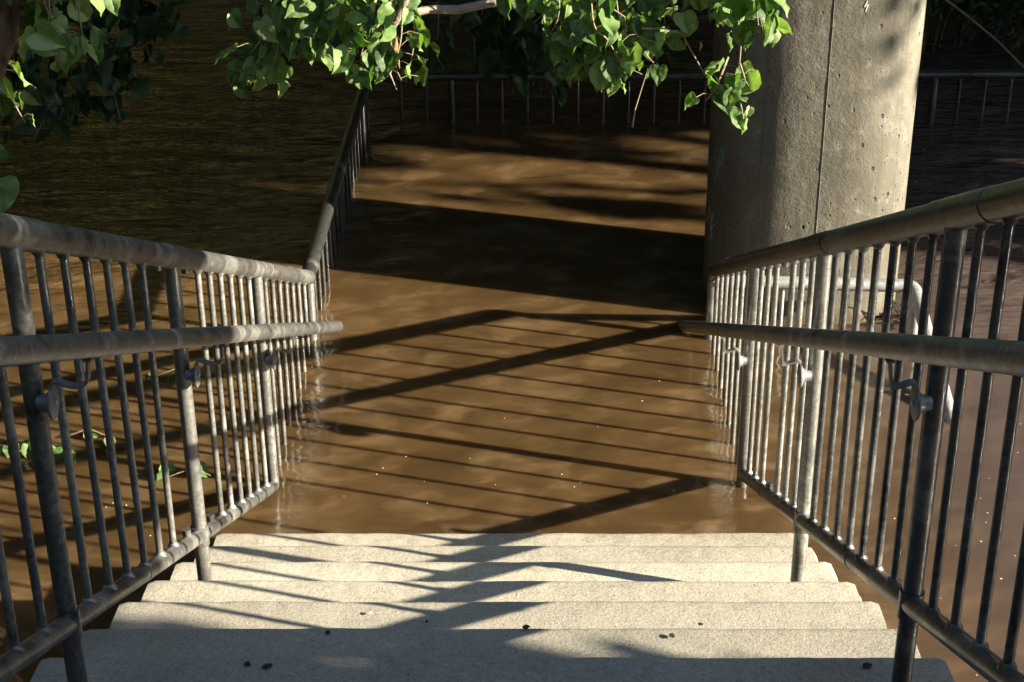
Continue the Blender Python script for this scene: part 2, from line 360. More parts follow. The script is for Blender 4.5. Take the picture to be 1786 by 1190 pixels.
# ------------------------------------------------------------------ sloped railings
def make_railing(s, X, label, missing):
    ins = 1 if s == 'l' else -1
    root = empty('stair_railing', (X, Y3, ZB[s]-TA*Y3), label, 'railing')
    zt = lambda y: ZT[s]-TA*y
    zb = lambda y: ZB[s]-TA*y
    zh = lambda y: ZH[s]-TA*y
    rT, rH, rB = .0275, .0218, .0195
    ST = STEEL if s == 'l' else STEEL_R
    mb = MB()
    def straight(f, ya, yb, x, n=14): return [Vector((x, lerp(ya, yb, i/n), f(lerp(ya, yb, i/n)))) for i in range(n+1)]
    if s == 'l':
        mb.tube(straight(zt, Y0, YC+.004, X), rT, 24)
        mb.dome((X, YC+.004, zt(YC)), (0, 1, -.3), rT, 24)
    else:
        mb.tube(straight(zt, Y0, YC-.004, X), rT, 24)
        mb.dome((X, YC-.004, zt(YC)), (0, 1, -.3), rT, 24)
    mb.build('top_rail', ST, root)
    # slightly proud pipe sleeves where lengths join
    for y in ((2.30, 2.62), (3.52, 3.70), (5.30, 5.36)):
        q = MB().tube(straight(zt, y[0], y[1], X, 3), rT+.0016, 24); q.build('pipe_sleeve', ST, root)
    xh = X+(.11 if s == 'l' else .092)*ins
    ytip = 5.717 if s == 'l' else 5.93
    mb = MB().tube(straight(zh, Y0, ytip-.02, xh, 16), rH, 22)
    mb.dome((xh, ytip-.02, zh(ytip-.02)), (0, 1, -TA), rH, 22, .9)
    mb.build('handrail', STEEL, root)
    # bottom rail with an elbow up into the post at the water's edge
    mb = MB().tube(straight(zb, Y0, Y3-.012, X), rB, 20)
    mb.dome((X, Y3-.012, zb(Y3-.012)), (0, 1, -TA), rB, 20)
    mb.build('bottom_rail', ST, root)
    for yw in (3.02, 4.42) if s == 'l' else (2.98, 4.20):
        MB().tube(straight(zb, yw, yw+.012, X, 2), rB+.0016, 20).build('weld_band', ST, root)
    # posts
    def tread(y):
        for i, q in enumerate(yy):
            if i+1 < len(yy) and yy[i+1] < y <= q: return nose_z(q)
        return lz if y < yy[-1] else -.3
    for k in (-3, -2, -1, 0, 1):
        y = Y3+k*LB; zl = tread(y)-.02 if k < 0 else -.35
        mb = MB().tube([(X, y, zl), (X, y, zt(y)-.01)], .0185, 18); mb.build('post', PICK_LIT if k > -2 else ST, root)  # bright steel copy for sunlit posts, darker one for shaded near posts
        if k < 0:
            MB().tube([(X, y, zb(y)-.026), (X, y, zb(y)+.030)], .0225, 18).build('weld_collar', ST, root)
    # pickets
    base_up = None
    for k in range(-3, 1):
        for j in range(1, 8):
            y = Y3+k*LB+j*SP; ib = k*8+j
            if y > YC-.02: continue
            low = zb(y) if k < 0 else -.30
            if (k, j) in missing:
                # sawn off stub of a lost picket
                tl = .035
                MB().tube([(X, y, zb(y)), (X, y, zb(y)+rB+.022)], .0105, 12).build('picket_stub', ST, root)
                MB().tube([(X, y, zt(y)-rT-.010), (X, y, zt(y))], .0105, 12).build('picket_stub', ST, root)
                continue
            dx = random.uniform(-.0015, .0015); dy = random.uniform(-.002, .002)
            mb = MB().tube([(X+dx, y+dy, low), (X+dx*.3, y, lerp(low, zt(y), .5)), (X, y, zt(y)-.01)], .0083, 12)
            if k < 0:
                mb.tube([(X+dx, y+dy, zb(y)+rB-.004), (X+dx, y+dy, zb(y)+rB+.004), (X+dx, y+dy, zb(y)+rB+.010)], [.015, .013, .0085], 12)
            mb.tube([(X, y, zt(y)-rT-.009), (X, y, zt(y)-rT-.003), (X, y, zt(y)-rT+.006)], [.0084, .0125, .0145], 12)
            mb.build('picket', PICK_LIT if k > (-3 if s == 'l' else -2) else ST, root)  # sunlit pickets take the bright copy, shaded near ones the darker steel
    # handrail brackets: rosette on a cone plus a bent strap under the rail
    for k in (-3, -2, -1, 0, 1):
        y = Y3+k*LB-.022; zc = zh(Y3+k*LB)-.098
        if zc < .03 or k == 0 and zc < -.1: continue
        x0 = X+ins*.012; x1 = X+ins*.036
        mb = MB().tube([(x0, y, zc), (lerp(x0, x1, .45), y, zc), (lerp(x0, x1, .9), y, zc), (x1, y, zc)], [.012, .014, .019, .022], 20)
        br = mb.build('bracket', CAST, root)
        MB().tube([(x1-ins*.001, y, zc), (x1+ins*.0015, y, zc), (x1+ins*.005, y, zc), (x1+ins*.0062, y, zc)], [.0265, .030, .030, .028], 24).build('rosette', CAST, br)
        MB().tube([(x1+ins*.006, y, zc+.001), (x1+ins*.009, y, zc+.001), (x1+ins*.0105, y, zc+.001)], [.006, .006, .004], 8).build('screw', GALV, br)
        # strap
        xs = xh; zt_ = zh(y)-rH-.002
        P = [Vector((x1+ins*.003, y, zc+.020)), Vector((x1+ins*.004, y, zc+.034)), Vector((x1+ins*.012, y, zc+.041)), Vector((x1+ins*.028, y, zc+.036)),
             Vector((x1+ins*.046, y, zc+.032)), Vector((xs-ins*.008, y, zc+.041)), Vector((xs-ins*.003, y, zt_-.010)), Vector((xs, y, zt_+.004))]
        fine = []
        for i in range(len(P)-1):
            a = P[max(i-1, 0)]; b = P[i]; c = P[i+1]; d = P[min(i+2, len(P)-1)]
            for t in (0, .25, .5, .75):
                fine.append(.5*((2*b)+(-a+c)*t+(2*a-5*b+4*c-d)*t*t+(-a+3*b-3*c+d)*t**3))
        fine.append(P[-1])
        sb = MB(); W = .008; T = .0024
        for i, p in enumerate(fine):
            t = (fine[min(i+1, len(fine)-1)]-fine[max(i-1, 0)]).normalized(); nn = Vector((-t.z, 0, t.x))
            for a, b in ((-W, -T), (W, -T), (W, T), (-W, T)): sb.v.append(p+Vector((0, a, 0))+nn*b)
        for i in range(len(fine)-1):
            for q in range(4): sb.f.append((i*4+q, i*4+(q+1) % 4, i*4+4+(q+1) % 4, i*4+4+q))
        sb.f.append((3, 2, 1, 0)); e = (len(fine)-1)*4; sb.f.append((e, e+1, e+2, e+3))
        sb.box((xs, y+.004, zt_+.002), (.007, .020, .002))
        sb.build('strap', CAST, br)
    return root
make_railing('l', XL, 'left steel stair railing, its far half in bright sun, with a worn handrail', {(-2, 7), (-1, 1)})
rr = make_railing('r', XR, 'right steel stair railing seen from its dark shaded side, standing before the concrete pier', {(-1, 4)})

# ------------------------------------------------------------------ level railings round the drowned walk
def level_run(name, a, b, z, r, label, skip_first=0, posts=(), mat=STEEL_DK, n=None, caps=(False, False), sp=SP, x_off=0):
    a = Vector((*a, z)); b = Vector((*b, z)); dvec = (b-a); Ln = dvec.length; u = dvec/Ln
    root = empty(name, (a.x, a.y, 0), label, 'railing', None)
    mb = MB().tube([a+u*Ln*i/12 for i in range(13)], r, 20)
    for f, p, q in ((caps[0], a, -u), (caps[1], b, u)):
        if f: mb.dome(p, q, r, 20)
    mb.build('top_rail', mat, root)
    k = 1
    while k*sp+x_off < Ln-.03:
        p = a+u*(k*sp+x_off)
        if k in posts: MB().tube([(p.x, p.y, -.35), (p.x, p.y, z)], .0185, 16).build('post', mat, root)
        elif k > skip_first: MB().tube([(p.x, p.y, -.30), (p.x, p.y, z)], .0083, 12).build('picket', mat, root)
        k += 1
    return root
zl = ZT['l']-TA*YC
YF = 8.35
lv = level_run('level_railing', (XL, YC-.0), (XL, YF), .275, .0275, 'low steel railing running straight away from the left stair railing through the water', 0, (8, 16), STEEL_DK, caps=(True, True))
MB().tube([(XL, YC+.05, .275), (XL, YC+.055, .275), (XL, YC+.085, .275), (XL, YC+.09, .275)], [.0277, .0298, .0298, .0277], 20).build('pipe_sleeve', STEEL, lv)
MB().tube([(XL, YC+1.10, .275), (XL, YC+1.105, .275), (XL, YC+1.15, .275), (XL, YC+1.155, .275)], [.0277, .0298, .0298, .0277], 20).build('pipe_sleeve', STEEL, lv)
level_run('level_railing', (XL, YF), (6.2, YF), .254, .024, 'dark railing crossing the flood water at the back, behind the concrete pier', 0, (3, 14, 22, 30, 38, 46), STEEL_DK, sp=.1325, x_off=.035, caps=(False, True))
# galvanised pipe turning right from the foot of the right railing
gv = empty('pipe_barrier', (1.2, 5.77, 0), 'bare pale galvanised pipe barrier half drowned behind the right railing beside the pier', 'barrier')
path = arc_path([(XR+.0, YC-.006, .262), (XR+.02, YC, .242), (1.452, 5.765, .226), (1.478, 5.07, -.03), (1.485, 4.9, -.09)], .035)
MB().tube(path, .0255, 20).build('rail', GALV, gv)
for x in (.955, 1.305): MB().tube([(x, 5.772, -.3), (x, 5.77, .235)], .0085, 12).build('picket', GALV, gv)
MB().tube([(1.452, 5.70, -.3), (1.452, 5.70, .19)], .019, 16).build('leg', GALV, gv)

# ------------------------------------------------------------------ pier
PX, PY, PR = 1.100, 6.285, .402
pier = empty('concrete_pier', (PX, PY, 0), 'round weathered concrete bridge pier standing in the flood water behind the right railing', 'pier')
mb = MB(); seg = 128; rows = 90
NP = 2.8
def sup(a): return PR*.968/((abs(math.cos(a+.05))**NP+abs(math.sin(a+.05))**NP)**(1/NP))
def pier_r(a, z): return sup(a)+.0022*noise.noise(Vector((math.cos(a)*2, math.sin(a)*2, z*1.3)))+.0012*noise.noise(Vector((math.cos(a)*9, math.sin(a)*9, z*6)))
for i in range(rows+1):
    z = lerp(-.9, 3.19, i/rows)
    for k in range(seg):
        a = 2*math.pi*k/seg; r = pier_r(a, z)
        mb.v.append(Vector((PX+r*math.cos(a), PY+r*math.sin(a), z)))
for i in range(rows):
    for k in range(seg):
        a = i*seg+k; b = i*seg+(k+1) % seg; mb.f.append((a, b, b+seg, a+seg))
mb.build('shaft', PIER, pier)
# casting seam: a thin raised line of grout
sa = math.atan2(-1, -.03)
mb = MB(); pts = []; rs = []
for i in range(420):
    z = lerp(-.2, 3.18, i/419); a = sa+.0015*noise.noise(Vector((0, z*9, 3)))
    pts.append((PX+(pier_r(a, z)+.0003)*math.cos(a), PY+(pier_r(a, z)+.0003)*math.sin(a), z)); rs.append(.0020+.0008*noise.noise(Vector((5, z*22, 1))))
mb.tube(pts, [max(.0012, r) for r in rs], 6); mb.build('casting_seam', PIER, pier)
def on_pier(u, v):
    r = _F+_R2*((u-893)/FPX)-_U2*((v-595)/FPX)
    rad = PR
    for _ in range(12):
        A = r.x**2+r.y**2; B = -2*(PX*r.x+PY*r.y); Cc = PX*PX+PY*PY-rad**2; D = B*B-4*A*Cc
        t = (-B-math.sqrt(max(D, 0)))/(2*A); p = CO+r*t
        rad = .5*rad+.5*(pier_r(math.atan2(p.y-PY, p.x-PX), p.z)+.0008)
    return p
def scribble(lines, mat, w, name):
    mb = MB()
    for ln in lines:
        P = [on_pier(q[0]+2, q[1]) for q in ln]
        for a, b in zip(P, P[1:]):
            n = Vector((a.x-PX, a.y-PY, 0)).normalized(); d = (b-a)
            if d.length < 1e-5: continue
            sd = n.cross(d.normalized())*w; e = d.normalized()*w*.5; i = len(mb.v)
            for p in (a-e+sd, a-e-sd, b+e-sd, b+e+sd): mb.v.append(p+n*.0012)
            for p in (a-e+sd, a-e-sd, b+e-sd, b+e+sd): mb.v.append(p-n*.002)
            mb.f += [(i, i+1, i+2, i+3), (i, i+4, i+5, i+1), (i+1, i+5, i+6, i+2), (i+2, i+6, i+7, i+3), (i+3, i+7, i+4, i)]
    return mb.build(name, mat, pier, False)
scribble([[(1250,255),(1243,275),(1252,290),(1260,272),(1254,258),(1262,262),(1258,284),(1248,296)], [(1240,300),(1246,316),(1251,300),(1244,296)], [(1255,262),(1250,306)], [(1262,268),(1249,279),(1262,290)]], BLUE, .003, 'graffiti')
scribble([[(1236,360),(1232,385),(1240,405),(1233,420)], [(1232,385),(1245,392),(1236,402),(1242,372)], [(1238,372),(1240,416)], [(1230,400),(1246,408)]], WHITE, .0013, 'graffiti')
scribble([[(1511,2),(1506,12),(1512,8),(1508,20)]], WHITE, .0022, 'graffiti')

bridge = empty('bridge_deck', (1, 8, 3.2), 'concrete bridge deck carried over the water by the round pier, above the picture', 'bridge')
DZ = 3.2
mb = MB()
def slab(y0, y1, z0, z1, m):
    b = len(m.v)
    for x, ya, yb in ((-16, y0[0], y1[0]), (16, y0[1], y1[1])):
        m.v += [Vector((x, ya, z0)), Vector((x, yb, z0)), Vector((x, yb, z1)), Vector((x, ya, z1))]
    for q in ((0, 1, 2, 3), (4, 7, 6, 5), (0, 4, 5, 1), (1, 5, 6, 2), (2, 6, 7, 3), (3, 7, 4, 0)): m.f.append(tuple(b+i for i in q))
slab((5.0, 5.7), (12.9, 9.8), DZ, DZ+.5, mb); mb.build('slab', PIER, bridge, False)
for a in ((4.85, 5.55), (12.7, 9.6)):
    mb = MB(); slab(a, (a[0]+.3, a[1]+.3), DZ+.2, DZ+1.1, mb) ; mb.build('parapet', PIER, bridge, False)

# ------------------------------------------------------------------ water and ground
def sheet(name, mat, x0, x1, y0, y1, nx, ny, zf, kind='structure'):
    mb = MB()
    for j in range(ny+1):
        for i in range(nx+1):
            x = lerp(x0, x1, i/nx); y = lerp(y0, y1, j/ny); mb.v.append(Vector((x, y, zf(x, y))))
    for j in range(ny):
        for i in range(nx):
            a = j*(nx+1)+i; mb.f.append((a, a+1, a+nx+2, a+nx+1))
    o = mb.build(name, mat); o['kind'] = kind; return o
sheet('water', WATER, -60, 60, -50, 80, 4, 4, lambda x, y: 0.0)
def sstep(t): t = max(0, min(1, t)); return t*t*(3-2*t)
def ground(x, y):
    d = math.hypot(x-1, y-4)
    edge = 11.6 - 2.6*sstep((x-.8)/1.2)+.6*noise.noise(Vector((x*.5, 1, 0)))
    far = sstep((y-edge)/3.2)*(2.0)+sstep((y-edge-1.5)/9)*lerp(7.5, 1.6, sstep((x-.5)/4))
    back = sstep((-3.2-y)/3)*1.6
    lf = sstep((-9-x)/5)*1.8; rg = sstep((x-14)/6)*1.8
    return -1.0+max(far, back, lf, rg)+.10*noise.noise(Vector((x*.7, y*.7, 2)))
sheet('ground', MUD, -60, 60, -50, 80, 120, 130, ground)

# ------------------------------------------------------------------ foliage
def leaf_shape(L, fold=.25, curl=.2, wd=1.0, tw=0.0):
    """heart shaped leaf, base at origin, tip towards -z, blade facing -y"""
    hw = L*.47
    out = [(0, 0), (.22, .10), (.40, .06), (.49, -.14), (.48, -.36), (.38, -.60), (.22, -.80), (.07, -.95), (0, -1.06)]
    v = []; f = []
    mid = [(0, .0), (0, -.18), (0, -.40), (0, -.62), (0, -.82), (0, -1.06)]
    def P(x, z):
        x *= wd; zz = z+.5; c_, s_ = math.cos(tw*zz), math.sin(tw*zz)
        y = -abs(x)*fold*1.6+curl*(z+.4)**2-.05*math.sin(abs(x)*9)+.05*math.sin(z*11+x*6)
        return Vector((x*c_-y*s_, x*s_+y*c_, z))*L
    # left/right halves as strips from midrib to the edge
    rows_ = [(0.0, .22, .10), (-.08, .40, .06), (-.22, .49, -.14), (-.40, .48, -.36), (-.60, .38, -.60), (-.80, .22, -.80), (-.95, .07, -.95), (-1.06, .0, -1.06)]
    for zm, xe, ze in rows_:
        v.append(P(0, zm)); v.append(P(xe*.55, lerp(zm, ze, .55))); v.append(P(xe, ze)); v.append(P(-xe*.55, lerp(zm, ze, .55))); v.append(P(-xe, ze))
    for i in range(len(rows_)-1):
        a = i*5; b = a+5
        f += [(a, b, b+1, a+1), (a+1, b+1, b+2, a+2), (a, a+3, b+3, b), (a+3, a+4, b+4, b+3)]
    return v, f
def add_leaf(mb, p, M3, L, fold, curl):
    v, f = leaf_shape(L, fold, curl, random.uniform(.72, 1.08), random.gauss(0, .7)); b = len(mb.v)
    for q in v: mb.v.append(p+M3@q)
    for q in f: mb.f.append(tuple(b+i for i in q))
from mathutils import Euler
def hang_stems(stems, root, mat, rnd, Lmin, Lmax, step_=.042, keep=1.0):
    lv = MB()
    for st in stems:
        tw = MB()
        Yd, pts = st[0], st[1]
        P = [at(u, v, Yd+random.uniform(-.05, .05)) for u, v in pts]
        path = []
        for i in range(len(P)-1):
            a = P[max(i-1, 0)]; b = P[i]; c = P[i+1]; d = P[min(i+2, len(P)-1)]
            for k in range(6):
                t = k/6; path.append(.5*((2*b)+(-a+c)*t+(2*a-5*b+4*c-d)*t*t+(-a+3*b-3*c+d)*t**3))
        path.append(P[-1])
        n = len(path)
        tw.tube(path, [lerp(.0035, .0012, i/(n-1)) for i in range(n)], 6)
        acc = 0; side = 1
        for i in range(1, n):
            acc += (path[i]-path[i-1]).length
            while acc > step_:
                acc -= step_*rnd.uniform(.7, 1.3)
                if rnd.random() > keep: continue
                side = -side
                L = lerp(Lmin*.55, Lmax, rnd.random()**.7)*(1 if i < n*.75 else .75)
                off = Vector((side*rnd.uniform(.01, .05), rnd.uniform(-.05, .05), rnd.uniform(-.01, .02)))
                b = path[i]+off
                tw.tube([path[i], path[i]+off*.5+Vector((0, 0, .008)), b], .0008, 4, False)
                e = Euler((rnd.gauss(-.35, .45), rnd.gauss(side*.1, .5), rnd.gauss(0, .75)), 'XYZ').to_matrix()
                add_leaf(lv, b, e, L, rnd.uniform(.1, .5), rnd.uniform(-.3, .45))
        tw.build('twig', TWIG, root)
    return lv.build('leaves', mat, root)
tree = empty('overhanging_tree', (-1.6, 3.9, -.8), 'tree with rough brown trunk at top left and heart shaped leaves over the water', 'tree')
tp = [Vector((-1.75, 4.1, -1.0)), Vector((-1.62, 4.02, .2)), Vector((-1.50, 4.0, 1.0)), at(-52, 300, 4.0), at(-38, 160, 4.0), at(4, 62, 4.0), at(12, 0, 4.0), at(-10, -90, 4.0), Vector((-1.35, 4.15, 2.35)), Vector((-1.0, 4.35, 3.0)), Vector((-.5, 4.5, 3.5)), Vector((.2, 4.7, 3.9))]
mb = MB(); fp = []
for i in range(len(tp)-1):
    for k in range(10): fp.append(tp[i].lerp(tp[i+1], k/10))
fp.append(tp[-1])
mb.tube(fp, [.052-.03*i/len(fp)+.007*noise.noise(p*9) for i, p in enumerate(fp)], 22)
for q in mb.v: q += Vector((noise.noise(q*30), noise.noise(q*30+Vector((5, 0, 0))), 0))*.009
mb.build('trunk', BARK, tree)
limb = [Vector((-1.36, 4.15, 2.3)), Vector((-.9, 4.5, 2.35)), Vector((-.3, 4.8, 2.2)), Vector((.2, 4.9, 2.25)), Vector((.8, 4.8, 2.3)), Vector((1.25, 4.8, 2.2))]
MB().tube(limb, [.03, .026, .022, .018, .013, .006], 12).build('limb', BARK, tree)
b1 = [at(1010, -140, 4.85), at(935, -55, 4.85), at(862, 4, 4.8), at(800, 17, 4.8), at(745, 17, 4.75), at(700, 28, 4.7), at(690, 40, 4.7)]
MB().tube(b1, [.017, .016, .0135, .0135, .0125, .011, .008], 12).build('branch', BARK_GREY, tree)
b2 = [at(770, -120, 4.62), at(735, -50, 4.62), at(708, 0, 4.62), at(690, 40, 4.62), at(676, 62, 4.62), at(690, 100, 4.62), at(680, 130, 4.62), at(692, 158, 4.62)]
mb = MB().tube(b2, [.014, .013, .012, .010, .006, .004, .0028, .0015], 10)
for q in mb.v: q += Vector((noise.noise(q*60), noise.noise(q*60+Vector((9, 0, 0))), noise.noise(q*55)))*.004
mb.build('branch', BARK_GREY, tree)
# dried, curled dead leaf hanging from the branch stub
mb = MB()
for k in range(6):
    p = at(676+3*k, 58+4*(k % 3), 4.60-.004*k)
    pts = [p, p+Vector((.004*math.sin(k*2), -.004, -.03)), p+Vector((.008*math.sin(k*1.3), 0, -.060)), p+Vector((.004, 0, -.082-.008*(k % 2)))]
    mb.tube(pts, [.002, .0075, .006, .001], 7)
for q in mb.v: q += Vector((noise.noise(q*80), 0, noise.noise(q*70)))*.004
mb.build('dead_leaf', DEAD, tree)
mb = MB()
for u, v in ((1040,0),(1062,6),(1060,-2),(1222,72),(1195,68),(665,20),(600,20),(1052,12)):
    mb = MB(); p = at(u, v, 4.7); mb.tube([p, p+Vector((.003, 0, -.012)), p+Vector((-.002, 0, -.03))], [.001, .0045, .001], 6); mb.build('seed_pod', DEAD, tree)

rnd = random.Random(11)
mid_ = [(4.70, [(570,-90),(520,10),(455,70),(425,120),(432,150)]), (4.75, [(600,-90),(565,0),(500,45),(480,100),(470,140)]), (4.72, [(640,-90),(600,10),(560,60),(535,100)]),
        (4.62, [(690,-60),(672,20),(650,60),(630,95),(640,140)]), (4.58, [(705,-60),(700,60),(690,110),(700,140)]), (4.66, [(720,-40),(722,70),(712,130)]),
        (4.76, [(560,-80),(500,-10),(450,10),(412,40)]), (4.80, [(660,-60),(640,40),(600,80),(585,120)]), (4.68, [(620,-60),(585,30),(540,60),(545,95)])]
right_ = [(4.70, [(940,-90),(950,-20),(985,0),(1020,30),(1030,60)]), (4.66, [(1060,-90),(1075,0),(1080,70),(1060,120),(1066,165)]), (4.80, [(1010,-70),(960,10),(930,40)]),
          (4.72, [(1120,-90),(1165,-10),(1180,30),(1200,60)]), (4.86, [(1110,-50),(1135,40),(1120,80),(1140,110)]), (4.62, [(1290,-60),(1310,0),(1325,30),(1332,60)]),
          (4.68, [(1230,-60),(1250,0),(1285,40),(1290,70)]), (4.60, [(1030,-60),(1035,40),(1060,70),(1085,110),(1120,130)]), (4.74, [(1010,40),(1025,90),(1035,125)]),
          (4.70, [(1270,100),(1250,150),(1232,175)]), (4.66, [(1275,150),(1290,175),(1298,215)]), (4.78, [(1140,-40),(1100,30),(1050,50),(1000,70)]), (4.7, [(900,-60),(915,-10),(930,15)]),(4.75, [(1200,-50),(1240,0),(1262,15)]), (4.72, [(1150,-60),(1150,10),(1135,60)]), (4.65, [(1090,-60),(1100,10),(1110,60),(1150,75)]), (4.76, [(1000,-60),(1010,40),(1000,90),(1010,120)]), (4.7, [(970,-60),(975,20),(960,60)]), (4.7, [(1050,60),(1058,100),(1062,160)]), (4.6, [(1310,-60),(1320,20),(1325,70)]), (4.68, [(1290,110),(1300,140),(1306,150)])]
left_ = [(4.05, [(120,-90),(135,-10),(140,40),(150,85)]), (3.95, [(60,-90),(70,-20),(85,30),(80,70)]), (4.1, [(90,0),(110,60),(130,110)]), (4.3, [(200,-90),(180,-30),(170,10)]), (4.2, [(-40,100),(-5,150),(20,170)]), (3.95, [(90,-90),(85,10),(100,50),(112,80)]), (4.0, [(70,-60),(62,10),(75,60),(120,70)]), 
         (4.3, [(-30,60),(15,110),(30,130)]), (4.35, [(-30,110),(10,150),(30,190),(45,215)]), (3.8, [(-60,230),(-25,270),(-8,285)]), (3.85, [(-60,280),(-20,310),(-6,325)])]
dk = [[(860,-100),(840,30),(845,90),(865,130)], [(900,-100),(880,40),(895,110),(895,165)], [(960,-100),(930,60),(945,120),(962,165)], [(820,-60),(826,60),(830,110)],
      [(920,-80),(905,60),(915,100),(930,150)], [(760,-80),(765,40),(760,90),(775,120)], [(735,-60),(735,60),(745,110)], [(1000,-80),(985,40),(1000,90)], [(1160,-80),(1160,60),(1170,110)],
      [(150,-60),(170,60),(190,130),(205,190),(215,225)], [(90,-60),(120,90),(130,160),(150,200)], [(50,-60),(60,120),(80,190),(60,240)], [(230,-60),(250,60),(265,110)], [(200,60),(235,130),(255,150)],
      [(300,-60),(310,0),(285,60)], [(20,60),(30,180),(20,230)], [(0,60),(20,120),(45,160),(100,215)], [(100,-60),(150,20),(180,90),(150,130)], [(180,-80),(220,-10),(270,20),(305,40)], [(120,-60),(165,0),(200,50)],
      [(220,-60),(200,20),(220,80)], [(260,-60),(275,10),(255,60)], [(60,20),(100,120),(160,170),(190,180)], [(10,120),(80,150),(110,190),(120,230)], [(870,-60),(865,40),(872,100)], [(940,-60),(960,40),(965,110)],
      [(520,-60),(525,60),(520,110)], [(600,-60),(610,50),(600,110)], [(460,-60),(480,20),(470,60)], [(560,-60),(560,30),(575,80)]]
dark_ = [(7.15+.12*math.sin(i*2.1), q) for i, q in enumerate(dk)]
hang_stems(mid_, tree, LEAF, rnd, .056, .094, .027)
hang_stems(right_, tree, LEAF, rnd, .055, .092, .027)
hang_stems(left_, tree, LEAF, rnd, .055, .090, .045)
dtree = empty('shaded_leaf_clump', (-3.3, 7.6, -1.0), 'shaded heart shaped leaves behind the bright ones, shade painted into their green, hung from an added trunk', 'tree')  # shaded foliage clump, its shade put into the leaf colour
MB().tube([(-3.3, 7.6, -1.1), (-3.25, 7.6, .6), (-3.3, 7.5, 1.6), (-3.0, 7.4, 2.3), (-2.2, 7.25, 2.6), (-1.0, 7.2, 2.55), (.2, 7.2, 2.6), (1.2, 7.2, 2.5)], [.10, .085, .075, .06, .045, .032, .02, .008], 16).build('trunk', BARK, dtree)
hang_stems(dark_, dtree, LEAF_SHADED, rnd, .085, .125, .050)
# bare trailing twigs
mb = MB()
for Yd, pts in ((4.7, [(1180,30),(1195,70),(1215,105),(1232,135),(1248,147)]), (4.7, [(1103,222),(1108,190),(1122,145),(1130,120)]), (4.66, [(1040,60),(1045,95),(1070,112),(1085,125)]), (4.7, [(1292,80),(1290,110),(1285,133)]),
                (4.6, [(1120,50),(1160,50),(1185,58)]), (4.6, [(1040,-10),(1060,10),(1090,30),(1093,55)])):
    P = [at(u, v, Yd) for u, v in pts]; mb.tube(P, [lerp(.003, .0012, i/(len(P)-1)) for i in range(len(P))], 6)
mb.build('bare_twigs', TWIG, tree)
# upper crown above the picture
def cards(mb, p, s, rnd, flat=.0):
    e = Euler((rnd.uniform(0, 6.3), rnd.uniform(0, 6.3), rnd.uniform(0, 6.3))).to_matrix()
    b = len(mb.v); w = s*.5
    for q in ((0, 0, .12), (w*.9, .05*s, -.05*s), (w, 0, -.35*s), (0, -.08*s, -s), (-w, 0, -.35*s), (-w*.9, .05*s, -.05*s)): mb.v.append(p+e@Vector(q if q != (0, 0, .12) else (0, 0, 0)))
    mb.f += [(b, b+1, b+2, b+3), (b, b+3, b+4, b+5)]
mb = MB(); rc = random.Random(5)
for _ in range(9):
    c = Vector((rc.uniform(-1.5, 1.2), rc.uniform(4.2, 6.4), rc.uniform(3.1, 4.6)))
    for k in range(150):
        d = Vector((rc.gauss(0, .3), rc.gauss(0, .3), rc.gauss(0, .22))); cards(mb, c+d, rc.uniform(.06, .1), rc)
mb.build('crown', LEAF, tree)

# leafy sprigs caught in the water on the left
def sprig(u, v, Yd, label, n, seed, L=(.04, .07)):
    rs_ = random.Random(seed); p0 = at(u, v, Yd)
    t = (0-CO.z)/(p0.z-CO.z); p0 = CO+(p0-CO)*t; p0.z = 0
    root = empty('floating_sprig', p0, label, 'sprig', None)
    lv = MB(); tw = MB()
    path = [p0+Vector((-.09, .03, -.02)), p0+Vector((-.03, 0, .018)), p0+Vector((.04, .02, .035)), p0+Vector((.10, .01, .012))]
    tw.tube(path, [.003, .0028, .002, .0012], 6)
    for k in range(n):
        b = path[0].lerp(path[-1], rs_.random())+Vector((rs_.uniform(-.03, .03), rs_.uniform(-.04, .04), rs_.uniform(.008, .06)))
        e = Euler((rs_.uniform(-1.3, -.3), rs_.uniform(-.5, .5), rs_.uniform(-1.8, 1.8))).to_matrix()
        add_leaf(lv, b, e, rs_.uniform(*L), .2, .3)
    lv.build('leaves', LEAF, root); tw.build('stem', TWIG, root)
sprig(60, 800, 5, 'leafy green sprig lying in the water behind the nearest left post', 12, 1, (.05, .085))
sprig(135, 768, 5.1, 'pair of small yellow green leaves poking from the water above the larger sprig', 2, 2, (.04, .055))
sprig(315, 838, 4.8, 'small bright green sprig in the water behind the left post at mid flight', 4, 3, (.05, .07))
sprig(290, 662, 5.6, 'single pale green leaf floating farthest out behind the left railing', 2, 4, (.04, .05))

